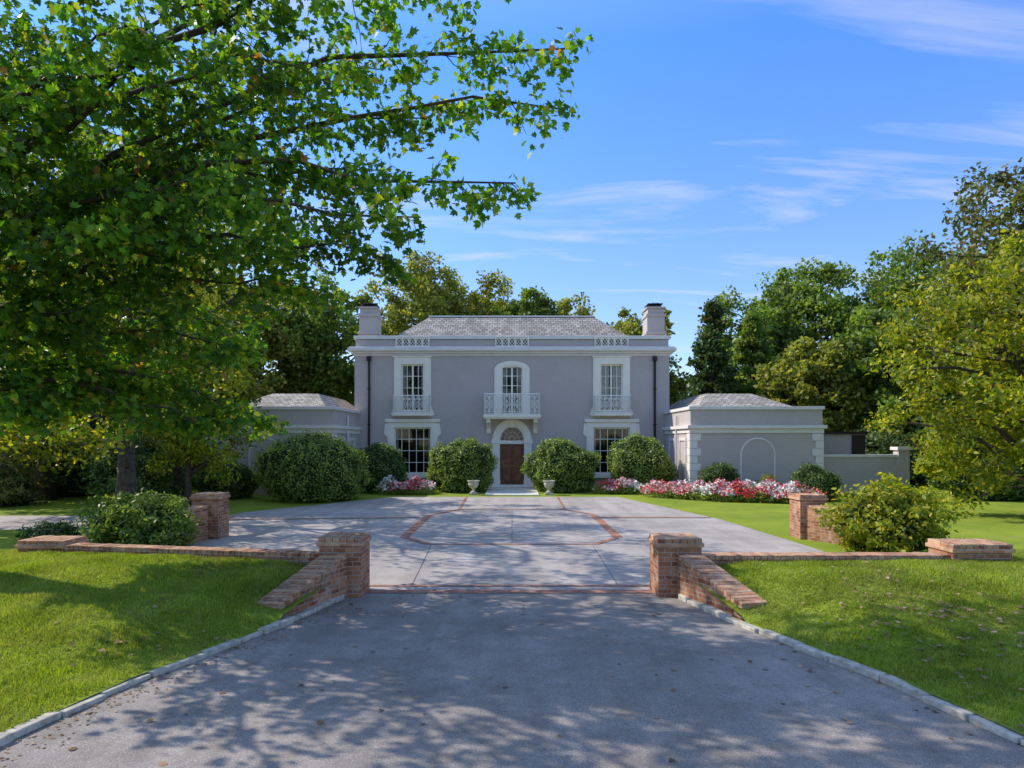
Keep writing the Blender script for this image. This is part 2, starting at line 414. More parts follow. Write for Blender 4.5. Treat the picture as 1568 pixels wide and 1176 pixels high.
def belt():
    root = empty('distant_trees'); n = 90
    xs = np.linspace(-105, 95, n)+rng.uniform(-2, 2, n); ys = rng.uniform(70, 82, n); hs = rng.uniform(4.0, 6.0, n)
    P = []
    mb = MB()
    for x, y, h in zip(xs, ys, hs):
        mb.tube([(x, y, 0), (x, y, h*1.4)], [.25, .1], 5)
        c = np.stack([rng.normal(x, 2.2, 18), rng.normal(y, 2, 18), rng.uniform(.8, h*1.9, 18)], 1)
        i = rng.integers(0, 18, 1500)
        P.append(c[i]+unit(rng.normal(size=(1500, 3)))*(rng.uniform(0, 1, (1500, 1))**.4)*np.array([1.7, 1.7, 1.3]))
    mb.build('trunks', [M_BARK], root)
    leaves('foliage', np.concatenate(P), .55, T_QUAD, L_DARK, root)
belt()

# ---------------------------------------------------------------- ground, drive, court
g = MB(); g.poly([(-700, -300, 0), (700, -300, 0), (700, 1100, 0), (-700, 1100, 0)]); g.build('ground', [M_GRASS])

KY = [-40, -5, 2, 4.5, 5.8, 7.3, 8.3, 9.7, 11.2, 12.0]
KX = [6.2, 5.9, 5.0, 4.55, 4.32, 3.98, 3.58, 3.12, 2.72, 2.6]
def kx(y): return np.interp(y, KY, KX)
d = MB()
ys = np.linspace(-40, 11.56, 60)
for a, b in zip(ys[:-1], ys[1:]):
    d.poly([(-kx(a), a, .012), (kx(a), a, .012), (kx(b), b, .012), (-kx(b), b, .012)])
d.build('driveway', [M_ASPH])

court = MB()
court.poly([(-8.3, 12.0, .008), (7.3, 12.0, .008), (7.3, 16.5, .008), (6.9, 22.5, .008), (4.9, 31.6, .008), (-5.4, 31.6, .008), (-9.8, 24.6, .008), (-9.8, 19.6, .008), (-8.0, 18.2, .008)])
court.poly([(-60, 20.6, .008), (-9.8, 19.8, .008), (-9.8, 23.6, .008), (-60, 24.2, .008)])
court.poly([(-2.6, 11.56, .008), (2.6, 11.56, .008), (2.6, 12.0, .008), (-2.6, 12.0, .008)])
court.build('motor_court', [M_COURT])

bd = MB()
def strip(p, q, w, z=.0165, m=None):
    m = m or bd
    p, q = Vector((*p, 0)), Vector((*q, 0)); t = (q-p).normalized(); n = Vector((-t.y, t.x, 0))*w/2
    m.poly([(a.x, a.y, z) for a in (p-n, q-n, q+n, p+n)])
strip((-2.6, 11.72), (2.6, 11.72), .26); strip((-2.6, 12.2), (2.6, 12.2), .12)
strip((-2.9, 18.3), (-2.9, 23.6), .26); strip((2.85, 18.3), (2.85, 24.0), .26)
strip((-2.82, 18.2), (-2.1, 17.1), .18, .0205); strip((2.78, 18.2), (2.1, 17.1), .18, .0205)
strip((-2.1, 17.1), (2.1, 17.1), .15)
strip((-2.9, 23.7), (-1.9, 25.9), .16, .0205); strip((2.85, 24.0), (1.9, 25.9), .16, .0205); strip((-1.9, 25.9), (1.9, 25.9), .16)
strip((-2.0, 26.0), (-2.1, 31.5), .10, .0245); strip((2.0, 26.0), (2.1, 31.5), .10, .0245)
strip((-3.1, 23.0), (-9.4, 22.4), .15, .0245); strip((2.98, 23.0), (6.7, 23.0), .15, .0245)
strip((-9.6, 19.9), (-9.6, 23.5), .2, .0285)
bd.build('brick_paving_bands', [M_BAND])
jt = MB()
def joint(p, q): strip(p, q, .014, .0135, jt)
joint((-2.0, 16.9), (-1.8, 12.3)); joint((2.0, 16.9), (1.9, 12.3))
joint((-3.1, 20.5), (-9.4, 20.5)); joint((3.1, 20.5), (6.8, 20.5)); joint((0, 17.3), (0, 25.7))
joint((-2.3, 17.0), (-7.5, 14.0)); joint((2.3, 17.0), (7.0, 14.3))
jt.build('expansion_joints', [M_JOINT])

def kerb(sgn):
    k = MB(); y = -6.0
    while y < 11.1:
        L = random.uniform(.38, .7); y1 = min(y+L, 11.2)
        a, b = float(kx(y)), float(kx(y1-.015)); j = random.uniform(-.02, .02); h = .075+random.uniform(-.012, .015)
        w = .125
        p = [(sgn*(a+j), y, 0), (sgn*(a+j+w), y, 0), (sgn*(b+j+w), y1-.015, 0), (sgn*(b+j), y1-.015, 0)]
        if sgn < 0: p = [p[1], p[0], p[3], p[2]]
        h2 = h+random.uniform(-.012, .012)
        k.hexa(p+[(p[0][0], p[0][1], h), (p[1][0], p[1][1], h), (p[2][0], p[2][1], h2), (p[3][0], p[3][1], h2)])
        y = y1
    k.build('stone_kerb', [M_STONE], bevel=.014)
kerb(-1); kerb(1)

def sstep(t): t = np.clip(t, 0, 1); return t*t*(3-2*t)
def wall_y(x): return np.where(x < 0, 11.62+np.clip(-x-3.2, 0, 9)*.19, 11.66)
def lawn_h(x, y):
    ax = np.abs(x); k = kx(y)
    base = .07+.02*np.sin(x*.9+1)*np.sin(y*.7)
    rise = .47*sstep((y-6.5)/4.6)*sstep((ax-k-.10)/1.3)
    rise = np.where(y > 9.6, .30*sstep((y-8.8)/2.2)+rise*.36, rise)
    h = base*sstep((ax-k+.1)/.2)+np.minimum(rise, .5)
    h = h*np.where(y > 12.6, 1-sstep((y-12.6)/4), 1)
    ok = (ax > 8.75) | (y < wall_y(x))
    h = np.where(ok, h, -.3)
    return np.where(y > 16.4, -.1, h)
def lawn(sgn):
    xo = np.concatenate([np.linspace(.07, 6, 60), np.linspace(6.15, 9, 20), np.linspace(9.5, 45, 30)])
    yy = np.concatenate([np.linspace(-20, 4, 40), np.linspace(4.2, 17, 110)])
    X = np.zeros((len(yy), len(xo))); Y = np.repeat(yy[:, None], len(xo), 1)
    for i, y in enumerate(yy): X[i] = np.maximum(0, xo)*sgn+sgn*kx(min(y, 11.2))
    Z = lawn_h(X, Y)
    V = np.stack([X, Y, Z], 2).reshape(-1, 3); n = len(xo); F = []
    for i in range(len(yy)-1):
        for j in range(n-1):
            q = (i*n+j, i*n+j+1, (i+1)*n+j+1, (i+1)*n+j)
            F.append(q if sgn > 0 else q[::-1])
    me = bpy.data.meshes.new('front_lawn'); me.from_pydata(V.tolist(), [], F); me.materials.append(M_GRASS)
    me.polygons.foreach_set('use_smooth', [True]*len(F))
    ob = bpy.data.objects.new('front_lawn', me); COL.objects.link(ob)
    nb = 250000
    y = 4.2+8.6*rng.uniform(0, 1, nb)**1.15; x = sgn*(kx(np.minimum(y, 11.2))+.11+7.5*rng.uniform(0, 1, nb)**.9)
    z = lawn_h(x, y); ok = z > .02; x, y, z = x[ok], y[ok], z[ok]; m = len(x)
    tuft = .55+.8*(np.sin(x*3.1+np.sin(y*2.3)*2)*np.sin(y*3.7+np.sin(x*1.9)*2)*.5+.5)
    a = rng.uniform(0, 6.28, m); w = rng.uniform(.003, .006, m)*(1+y*.06); h = rng.uniform(.025, .06, m)*tuft
    ln = rng.normal(0, .024, (m, 2))
    V = np.zeros((m, 3, 3))
    V[:, 0] = np.stack([x-w*np.cos(a), y-w*np.sin(a), z-.005], 1); V[:, 1] = np.stack([x+w*np.cos(a), y+w*np.sin(a), z-.005], 1)
    V[:, 2] = np.stack([x+ln[:, 0], y+ln[:, 1], z+h], 1)
    fast_mesh('lawn_grass_blades', V.reshape(-1, 3), 3, L_GRASS, ob)
lawn(-1); lawn(1)
def fallen():
    yk = rng.uniform(4.5, 11, 450)
    x = np.concatenate([rng.normal(5.7, .9, 420), rng.uniform(-5, 8, 150), -rng.normal(4.6, .5, 50), -(kx(yk)-np.abs(rng.normal(0, .22, 450))-.02)])
    y = np.concatenate([rng.normal(8.7, 1.0, 420), rng.uniform(4.5, 12, 150), rng.uniform(7.8, 9.4, 50), yk])
    z = np.where(np.abs(x) > kx(y)+.15, lawn_h(x, y)+.035, .02)
    sz = np.where(np.arange(len(x)) < 620, 1, .55)
    ok = (z > .015); p = np.stack([x, y, z], 1)
    root = empty('fallen_leaves')
    a = ok & (sz > .9); b = ok & (sz < .9)
    leaves('leaf_scatter', p[a], .07, T_MAPLE, L_DEAD, root, up=3.0); leaves('kerb_litter', p[b], .035, T_MAPLE, L_DEAD, root, up=3.5)
fallen()

# ---------------------------------------------------------------- brick piers and walls
def pier(name, x0, x1, y0, y1, h):
    r = empty(name); b = MB()
    b.box(x0, x1, y0, y1, -.05, h-.14, 0); b.build('shaft', [M_BRICK], r, bevel=.006)
    c = MB(); c.box(x0-.035, x1+.035, y0-.035, y1+.035, h-.14, h-.075, 0)
    n = max(4, int((x1-x0)/.11)); wdt = (x1-x0+.02)/n
    for i in range(n):
        for ya, yb in ((y0-.01, (y0+y1)/2-.005), ((y0+y1)/2+.005, y1+.01)):
            c.box(x0-.01+wdt*i+.004, x0-.01+wdt*(i+1)-.004, ya, yb, h-.08, h+random.uniform(-.006, .004), int(random.random() < .3))
    c.build('cap', [M_BCAP, M_BRICK], r, bevel=.005)
    return r
pier('brick_gate_pier', -3.2, -2.5, 11.3, 12.0, 1.0)
pier('brick_gate_pier', 2.42, 3.14, 11.3, 12.0, .98)
def slopewall(sgn):
    r = empty('brick_wing_wall'); b = MB(); c = MB()
    A = [(2.72, 11.28), (3.10, 11.28)]; B = [(3.30, 9.75), (3.68, 9.85)]
    zt0, zt1 = .68, .20
    def P(q, z): return (sgn*q[0], q[1], z)
    lo = [B[0], B[1], A[1], A[0]]; zz = [zt1, zt1, zt0, zt0]
    if sgn < 0: lo = [lo[1], lo[0], lo[3], lo[2]]
    b.hexa([P(q, -.05) for q in lo]+[P(q, z) for q, z in zip(lo, zz)])
    nb = 20
    for i in range(nb):
        t0, t1 = i/nb, (i+.92)/nb; j = random.uniform(-.004, .006)
        def L(t, s, o):
            a = A[s]; bb = B[s]; return (bb[0]+(a[0]-bb[0])*t+o, bb[1]+(a[1]-bb[1])*t)
        z0 = zt1+(zt0-zt1)*t0; z1 = zt1+(zt0-zt1)*t1
        q = [L(t0, 0, -.02), L(t0, 1, .02), L(t1, 1, .02), L(t1, 0, -.02)]
        if sgn < 0: q = [q[1], q[0], q[3], q[2]]
        zz = [z0, z0, z1, z1]
        c.hexa([P(p, z-.01) for p, z in zip(q, zz)]+[P(p, z+.068+j) for p, z in zip(q, zz)], i % 2)
    b.build('wall', [M_BRICK], r, bevel=.006); c.build('coping', [M_BCAP, M_BRICK], r, bevel=.006)
slopewall(-1); slopewall(1)
def lowwall(name, p, q, t, h):
    r = empty(name); b = MB(); c = MB(); p = Vector((*p, 0)); q = Vector((*q, 0)); d = (q-p).normalized(); n = Vector((-d.y, d.x, 0))
    def hx(m, w, z0, z1):
        a = [p-n*w, q-n*w, q+n*w, p+n*w]; m.hexa([(v.x, v.y, z0) for v in a]+[(v.x, v.y, z1) for v in a])
    hx(b, t/2, -.05, h-.07)
    L = (q-p).length; k = int(L/.11)
    for i in range(k):
        a = p+d*(L*i/k); e = p+d*(L*(i+.9)/k); w = t/2+.02+random.uniform(-.005, .005); zz = h+random.uniform(-.005, .005)
        s = [a-n*w, e-n*w, e+n*w, a+n*w]; c.hexa([(v.x, v.y, h-.075) for v in s]+[(v.x, v.y, zz) for v in s], int(random.random() < .35))
    b.build('wall', [M_BRICK], r); c.build('coping', [M_BCAP, M_BRICK], r)
lowwall('low_brick_wall', (-8.3, 12.85), (-3.21, 11.85), .3, .66)
lowwall('low_brick_wall', (3.15, 11.85), (7.5, 11.85), .3, .64)
pier('low_brick_pier', 7.5, 8.5, 11.6, 12.3, .84)
pier('low_brick_pier', -9.2, -8.35, 12.7, 13.4, .74)
pier('brick_court_pier', -8.45, -7.75, 18.0, 18.7, 1.2)
pier('brick_court_pier', 7.6, 8.3, 18.0, 18.7, 1.17)
def stepwall(sgn):
    r = empty('brick_wing_wall'); b = MB(); c = MB()
    x0, x1 = (7.75, 8.05) if sgn > 0 else (-8.3, -8.0)
    s = .9 if sgn > 0 else -.5
    b.hexa([(x0+s, 16.2, -.05), (x1+s, 16.2, -.05), (x1, 17.98, -.05), (x0, 17.98, -.05), (x0+s, 16.2, .62), (x1+s, 16.2, .62), (x1, 17.98, .85), (x0, 17.98, .85)])
    c.hexa([(x0+s-.02, 16.17, .621), (x1+s+.02, 16.17, .621), (x1+.02, 17.98, .851), (x0-.02, 17.98, .851), (x0+s-.02, 16.17, .69), (x1+s+.02, 16.17, .69), (x1+.02, 17.98, .92), (x0-.02, 17.98, .92)])
    b.build('wall', [M_BRICK], r); c.build('coping', [M_BCAP], r, bevel=.008)
stepwall(1); stepwall(-1)

# ---------------------------------------------------------------- house
H = empty('brick_house')
F = 38.8
WX = 5.65
w = MB()
ops = []
for s in (-1, 1):
    ops.append((s*WX-.635, s*WX+.635, 4.25, 6.97)); ops.append((s*WX-1.045, s*WX+1.045, .72, 3.37))
ops.append((-.605, .605, 4.1, 6.85)); ops.append((-.69, .69, 0.1, 3.45))
w.wall(-8.95, 8.95, 0, 7.5, F, F+.3, ops)
w.box(-8.95, -8.65, F+.3, 52, 0, 7.5); w.box(8.65, 8.95, F+.3, 52, 0, 7.5); w.box(-8.65, 8.65, 51.7, 52, 0, 7.5)
w.box(-8.9, 8.9, F+.05, 51.9, 7.72, 8.35)
w.build('walls', [M_WALL], H)
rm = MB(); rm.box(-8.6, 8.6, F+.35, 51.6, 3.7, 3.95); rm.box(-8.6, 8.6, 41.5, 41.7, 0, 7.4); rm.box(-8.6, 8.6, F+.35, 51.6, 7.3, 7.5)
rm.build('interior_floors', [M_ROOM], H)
c = MB()
c.box(-9.0, 9.0, F-.06, 52.1, 7.42, 7.55); c.box(-9.12, 9.12, F-.17, 52.2, 7.55, 7.68); c.box(-9.28, 9.28, F-.32, 52.3, 7.68, 7.86); c.box(-9.2, 9.2, F-.26, 52.25, 7.86, 7.93)
c.box(-9.0, 9.0, F-.03, F+.4, 8.38, 8.58)
c.box(-9.0, -8.6, F+.4, 52, 8.38, 8.58); c.box(8.6, 9.0, F+.4, 52, 8.38, 8.58)
c.build('cornice', [M_GTRIM], H, bevel=.015)
rf = MB()
b0 = [(-8.0, 39.7), (8.0, 39.7), (8.0, 51.2), (-8.0, 51.2)]; t0 = [(-5.1, 42.7), (5.1, 42.7), (5.1, 48.2), (-5.1, 48.2)]
for i in range(4):
    j = (i+1) % 4
    rf.poly([(*b0[i], 8.0), (*b0[j], 8.0), (*t0[j], 10.36), (*t0[i], 10.36)])
rf.poly([(*p, 10.36) for p in t0])
rf.build('roof', [M_ROOF], H)
rc = MB(); rc.box(-5.2, 5.2, 42.62, 48.3, 10.34, 10.42); rc.build('roof_ridge_cap', [M_GTRIM], H)
ch = MB(); cd = MB()
for s in (-1, 1):
    cx = s*8.5
    ch.box(cx-.52, cx+.52, 40.3, 41.7, 7.6, 9.95, 0); ch.box(cx-.6, cx+.6, 40.22, 41.78, 8.9, 9.05, 0)
    ch.box(cx-.58, cx+.58, 40.24, 41.76, 9.95, 10.1, 0); ch.box(cx-.48, cx+.48, 40.34, 41.66, 10.1, 10.42, 0)
    ch.box(cx-.56, cx+.56, 40.26, 41.74, 10.42, 10.52, 0)
    cd.box(cx-.36, cx+.36, 40.5, 41.5, 10.52, 10.66); cd.box(cx-.44, cx+.44, 40.42, 41.58, 10.70, 10.75)
ch.build('chimneys', [M_WALL], H, bevel=.01); cd.build('chimney_caps', [M_DARK], H)
dp = MB()
for s in (-1, 1):
    x = s*8.1
    dp.tube([(x, F-.09, .1), (x, F-.09, 7.15)], [.065, .065], 8)
    dp.box(x-.12, x+.12, F-.2, F-.02, 7.12, 7.38)
    for z in (1.5, 3.5, 5.5): dp.box(x-.09, x+.09, F-.16, F-.01, z, z+.06)
dp.build('downpipes', [M_DARK], H)
pl = MB(); pd = MB()
for cx in (-WX, 0, WX):
    pd.box(cx-.93, cx+.93, F+.02, F+.045, 8.0, 8.5)  # flat dark sheet stands in for the shade behind the open lattice
    y = F-.03
    for z in (7.98, 8.52): pl.box(cx-.97, cx+.97, y-.035, y+.03, z-.035, z+.035)
    for k in range(6):
        x = cx-.93+1.86*k/5; pl.box(x-.03, x+.03, y-.03, y+.028, 8.015, 8.485)
    for k in range(5):
        x = cx-.93+1.86*(k+.5)/5
        pl.ring((x, y, 8.25), .14, .17, .022); pl.beam((x-.18, y, 8.02), (x+.18, y, 8.48), .016); pl.beam((x+.18, y, 8.02), (x-.18, y, 8.48), .016)
pd.build('parapet_shade_panels', [M_DARK], H); pl.build('parapet_lattice', [M_TRIM], H)
t = MB(); fr = MB(); gl = MB(); cu = MB()
def sash(x0, x1, z0, z1, cols, rows, y=F+.1, mid=True):
    fr.box(x0, x0+.07, y-.03, y+.05, z0, z1); fr.box(x1-.07, x1, y-.03, y+.05, z0, z1)
    fr.box(x0+.07, x1-.07, y-.03, y+.05, z1-.08, z1); fr.box(x0+.07, x1-.07, y-.03, y+.05, z0, z0+.1)
    for i in range(1, cols):
        x = x0+(x1-x0)*i/cols; ww = .05 if (mid and i*2 == cols) else .018
        fr.box(x-ww, x+ww, y-.022, y+.04, z0+.1, z1-.08)
    for j in range(1, rows):
        z = z0+(z1-z0)*j/rows; fr.box(x0+.07, x1-.07, y-.018, y+.036, z-.018, z+.018)
    gl.poly([(x0, y+.01, z0), (x1, y+.01, z0), (x1, y+.01, z1), (x0, y+.01, z1)])
def drape(xa, xb, z0, z1, y=F+.28):
    n = 14
    for i in range(n):
        a = xa+(xb-xa)*i/n; b = xa+(xb-xa)*(i+1)/n
        ya = y+.03*(i % 2); yb = y+.03*((i+1) % 2)
        cu.poly([(a, ya, z0), (b, yb, z0), (b, yb, z1), (a, ya, z1)])
for s in (-1, 1):
    X = s*WX
    t.box(X-1.05, X-.63, F-.09, F+.12, 4.3, 6.95); t.box(X+.63, X+1.05, F-.09, F+.12, 4.3, 6.95)
    t.box(X-1.05, X+1.05, F-.094, F+.12, 6.95, 7.35); t.box(X-1.12, X+1.12, F-.15, F+.1, 7.35, 7.41)
    t.box(X-1.15, X+1.15, F-.14, F+.1, 3.98, 4.28)
    t.box(X-.98, X-.7, F-.12, F-.05, 4.3, 7.25); t.box(X+.7, X+.98, F-.12, F-.05, 4.3, 7.25)
    t.prism([(X-1.25, 4.05), (X-1.05, 4.05), (X-1.05, 4.6)], F-.07, F+.02); t.prism([(X+1.25, 4.05), (X+1.05, 4.6), (X+1.05, 4.05)], F-.07, F+.02)
    sash(X-.63, X+.63, 4.28, 6.95, 4, 4)
    t.box(X-1.42, X-1.04, F-.09, F+.12, .3, 3.36); t.box(X+1.04, X+1.42, F-.09, F+.12, .3, 3.36)
    t.box(X-1.42, X+1.42, F-.094, F+.12, 3.36, 3.66); t.box(X-1.55, X+1.55, F-.18, F+.1, 3.66, 3.83)
    t.box(X-1.32, X-1.14, F-.12, F-.05, .3, 3.5); t.box(X+1.14, X+1.32, F-.12, F-.05, .3, 3.5)
    t.box(X-1.5, X+1.5, F-.14, F+.12, .5, .71)
    t.prism([(X-1.62, 3.0), (X-1.42, 2.8), (X-1.42, 3.6), (X-1.55, 3.6)], F-.07, F+.02); t.prism([(X+1.42, 2.8), (X+1.62, 3.0), (X+1.55, 3.6), (X+1.42, 3.6)], F-.07, F+.02)
    sash(X-1.04, X+1.04, .71, 3.36, 5, 4, mid=False)
    if s > 0: drape(X-.62, X-.12, 4.3, 6.9, F+.2); drape(X+.12, X+.62, 4.3, 6.9, F+.2)
    else: drape(X-.62, X-.45, 4.3, 6.9, F+.33); drape(X+.45, X+.62, 4.3, 6.9, F+.33)
    drape(X-1.02, X-.85, .75, 3.3, F+.33); drape(X+.85, X+1.02, .75, 3.3, F+.33)
t.box(-1.0, -.6, F-.09, F+.12, 4.08, 6.65); t.box(.6, 1.0, F-.09, F+.12, 4.08, 6.65)
t.arch(0, .6, 6.62, .2, 1.0, 6.65, .48, F-.092, F+.12)
t.arch(0, .72, 6.64, .27, .9, 6.66, .39, F-.125, F-.09)
t.box(-.9, -.72, F-.12, F-.08, 4.1, 6.65); t.box(.72, .9, F-.12, F-.08, 4.1, 6.65)
sash(-.6, .6, 4.1, 6.84, 4, 5)
drape(-.58, -.36, 4.1, 6.8, F+.3); drape(.36, .58, 4.1, 6.8, F+.3)
t.box(-1.12, -.68, F-.12, F+.12, .12, 2.45); t.box(.68, 1.12, F-.12, F+.12, .12, 2.45)
t.box(-1.18, -.66, F-.17, F+.1, 2.45, 2.62); t.box(.66, 1.18, F-.17, F+.1, 2.45, 2.62)
t.arch(0, .68, 2.62, .78, 1.12, 2.62, 1.22, F-.12, F+.12)
t.arch(0, .80, 2.62, .90, 1.0, 2.62, 1.08, F-.15, F-.12)
t.box(-1.18, -.66, F-.16, F+.1, .12, .38); t.box(.66, 1.18, F-.16, F+.1, .12, .38)
t.prism([(-.12, 3.35), (.12, 3.35), (.17, 3.92), (-.17, 3.92)], F-.2, F)
t.box(-.66, .66, F-.02, F+.13, 2.42, 2.62)
t.build('stone_surrounds', [M_TRIM], H, bevel=.008)
gl.poly([(-.7, F+.1, 2.62), (.7, F+.1, 2.62), (.7, F+.1, 3.5), (-.7, F+.1, 3.5)])
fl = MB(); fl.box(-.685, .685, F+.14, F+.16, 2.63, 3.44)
for k in range(1, 8):
    a = math.pi*k/8; fl.beam((.18*math.cos(a), F+.07, 2.62+.2*math.sin(a)), (.68*math.cos(a), F+.07, 2.62+.76*math.sin(a)), .012, 1)
fl.ring((0, F+.07, 2.62), .42, .48, .012, 1, a1=math.pi); fl.ring((0, F+.07, 2.62), .18, .2, .012, 1, a1=math.pi); fl.ring((0, F+.07, 2.62), .66, .75, .018, 1, a1=math.pi, seg=20)
fl.build('fanlight', [M_ROOM, M_GTRIM], H)
dr = MB()
for s in (-1, 1):
    x0, x1 = (.01, .66) if s > 0 else (-.66, -.01)
    dr.box(x0, x1, F+.1, F+.15, .13, 2.42)
    for z0, z1 in ((.28, .85), (.98, 1.55), (1.68, 2.28)):
        dr.box(x0+.1, x1-.1, F+.075, F+.1, z0, z1); dr.box(x0+.15, x1-.15, F+.055, F+.075, z0+.05, z1-.05)
dr.build('front_door', [M_DOOR], H, bevel=.01)
kn = MB()
for s in (-1, 1): kn.tube([(s*.06, F+.1, 1.2), (s*.06, F+.03, 1.2), (s*.06, F+.01, 1.2)], [.012, .03, .02], 10)
kn.build('door_knobs', [m_plain('brass', (.6, .42, .15), .3, .05, metal=1)], H)
fr.build('window_frames', [M_TRIM], H); gl.build('window_glass', [M_GLASS], H); cu.build('curtains', [M_CURT], H)
ir = MB(); sl = MB()
def rail(p, q, z0, z1):
    p, q = Vector(p), Vector(q); L = (q-p).length; n = max(2, round(L/.28)); ax = 'y' if abs(q.x-p.x) > abs(q.y-p.y) else 'x'
    for z, r in ((z1, .03), (z1-.16, .014), (z0, .02), (z0+.14, .014)): ir.beam((p.x, p.y, z), (q.x, q.y, z), r)
    for i in range(n+1):
        a = p.lerp(q, i/n); ir.beam((a.x, a.y, z0-.02), (a.x, a.y, z1), .016 if i % n else .028)
    for i in range(n):
        a = p.lerp(q, (i+.5)/n); zm = (z0+z1)/2; hh = (z1-z0)/2-.17; rr = L/n*.42
        ir.ring((a.x, a.y, zm), rr*.75, hh*.5, .013, axis=ax, seg=10)
        ir.ring((a.x, a.y, z1-.08), .05, .05, .01, axis=ax, seg=8)
        u = (q-p).normalized()*rr
        ir.beam((a.x-u.x, a.y-u.y, z0+.14), (a.x, a.y, zm), .011); ir.beam((a.x+u.x, a.y+u.y, z0+.14), (a.x, a.y, zm), .011)
        ir.beam((a.x-u.x, a.y-u.y, z1-.16), (a.x, a.y, zm), .011); ir.beam((a.x+u.x, a.y+u.y, z1-.16), (a.x, a.y, zm), .011)
for s in (-1, 1):
    X = s*WX; yy = F-.38
    sl.box(X-1.08, X+1.08, F-.43, F-.14, 4.02, 4.12)
    rail((X-1.03, yy, 0), (X+1.03, yy, 0), 4.16, 5.15); rail((X-1.03, yy, 0), (X-1.03, F-.1, 0), 4.16, 5.15); rail((X+1.03, yy, 0), (X+1.03, F-.1, 0), 4.16, 5.15)
sl.box(-1.6, 1.6, F-1.0, F-.003, 3.9, 4.05); sl.box(-1.54, 1.54, F-.93, F-.003, 3.82, 3.9)
rail((-1.54, F-.94, 0), (1.54, F-.94, 0), 4.08, 5.2); rail((-1.54, F-.94, 0), (-1.54, F-.02, 0), 4.08, 5.2); rail((1.54, F-.94, 0), (1.54, F-.02, 0), 4.08, 5.2)
for s in (-1, 1):
    x = s*1.32; pr = [(F-.8, 3.82), (F-.003, 3.82), (F-.003, 3.0), (F-.14, 3.02), (F-.22, 3.3), (F-.5, 3.55), (F-.78, 3.62)]
    b = len(sl.v); n = len(pr)
    sl.v += [(x-.12, y, z) for y, z in pr]+[(x+.12, y, z) for y, z in pr]
    sl.f.append(tuple(range(b, b+n))); sl.m.append(0); sl.f.append(tuple(reversed(range(b+n, b+2*n)))); sl.m.append(0)
    for i in range(n):
        j = (i+1) % n; sl.f.append((b+j, b+i, b+n+i, b+n+j)); sl.m.append(0)
ir.build('balcony_railings', [M_WHITE], H); sl.build('balcony_slabs_and_brackets', [M_TRIM], H)
st = MB(); st.box(-1.35, 1.35, F-1.9, F-.002, 0, .12); st.box(-1.3, 1.3, F-6.4, F-1.95, 0, .05); st.build('entrance_steps', [M_STEP], H, bevel=.015)

def wing(sgn):
    r = H; a = MB(); tr = MB()
    xi, xo = 8.68*sgn, 15.1*sgn; Y0 = 33.2
    def bx(m, xa, xb, *r_, mt=0): m.box(min(xa, xb), max(xa, xb), *r_, mt)
    bx(a, xi, xo, Y0, 45, 0, 4.12)
    a.build('wing_walls', [M_WALL], r)
    e = .1*sgn
    bx(tr, xi-e*1.6, xo+e*1.6, Y0-.16, 45.1, 3.2, 3.36); bx(tr, xi-e*.6, xo+e*.6, Y0-.06, 45.05, 2.98, 3.2)
    bx(tr, xi-e*.8, xo+e*.8, Y0-.08, 45.1, 4.121, 4.28)
    for k in range(8):
        z = .05+k*.365; l = .5 if k % 2 else .34
        bx(tr, xi-e*.45, xi+sgn*l, Y0-.045, Y0+.4+(k % 2)*.15, z, z+.35); bx(tr, xo+e*.45, xo-sgn*l, Y0-.045, Y0+.4, z, z+.35)
    cx = sgn*11.95
    tr.box(cx-.86, cx-.78, Y0-.03, Y0+.02, 0, 1.9); tr.box(cx+.78, cx+.86, Y0-.03, Y0+.02, 0, 1.9)
    tr.arch(cx, .78, 1.9, .78, .86, 1.9, .86, Y0-.03, Y0+.02)
    for y0 in (34.0, 36.3):
        bx(tr, xi-sgn*.05, xi+sgn*.02, y0, y0+.12, .2, 2.75); bx(tr, xi-sgn*.05, xi+sgn*.02, y0+1.2, y0+1.32, .2, 2.75); bx(tr, xi-sgn*.05, xi+sgn*.02, y0+.12, y0+1.2, 2.6, 2.75)
    tr.build('wing_trim', [M_GTRIM], r, bevel=.01)
    dpp = MB(); dpp.tube([(xi-sgn*.1, 35.7, .1), (xi-sgn*.1, 35.7, 3.9)], [.05, .05], 8); dpp.build('wing_downpipe', [M_GTRIM], r)
    rr = MB(); b0 = [(xi+sgn*.35, Y0+.4), (xo-sgn*.5, Y0+.4), (xo-sgn*.5, 44.5), (xi+sgn*.35, 44.5)]
    t0 = [(xi+sgn*1.6, Y0+3), (xo-sgn*2.4, Y0+3), (xo-sgn*2.4, 42), (xi+sgn*1.6, 42)]
    for i in range(4):
        j = (i+1) % 4; q = [(*b0[i], 4.05), (*b0[j], 4.05), (*t0[j], 5.1), (*t0[i], 5.1)]
        rr.poly(q if sgn > 0 else q[::-1])
    rr.poly([(*p, 5.1) for p in (t0 if sgn > 0 else t0[::-1])])
    rr.build('wing_roof', [M_ROOF], r)
wing(-1); wing(1)
gw = empty('garden_wall'); a = MB(); a.box(15.2, 18.6, 36, 36.3, 0, 2.95); a.box(15.15, 19.5, 34.0, 34.3, 0, 1.8); a.box(19.2, 19.75, 33.9, 34.4, 0, 2.15); a.build('brickwork', [M_WALL], gw)
a = MB(); a.box(15.2, 18.7, 35.9, 36.4, 2.95, 3.1); a.box(17.9, 18.6, 35.94, 35.99, 1.9, 2.9); a.build('dark_coping', [M_DARK], gw)
a = MB(); a.box(15.2, 19.2, 33.95, 34.35, 1.8, 1.92); a.box(19.1, 19.85, 33.8, 34.5, 2.15, 2.3); a.build('coping', [M_GTRIM], gw)

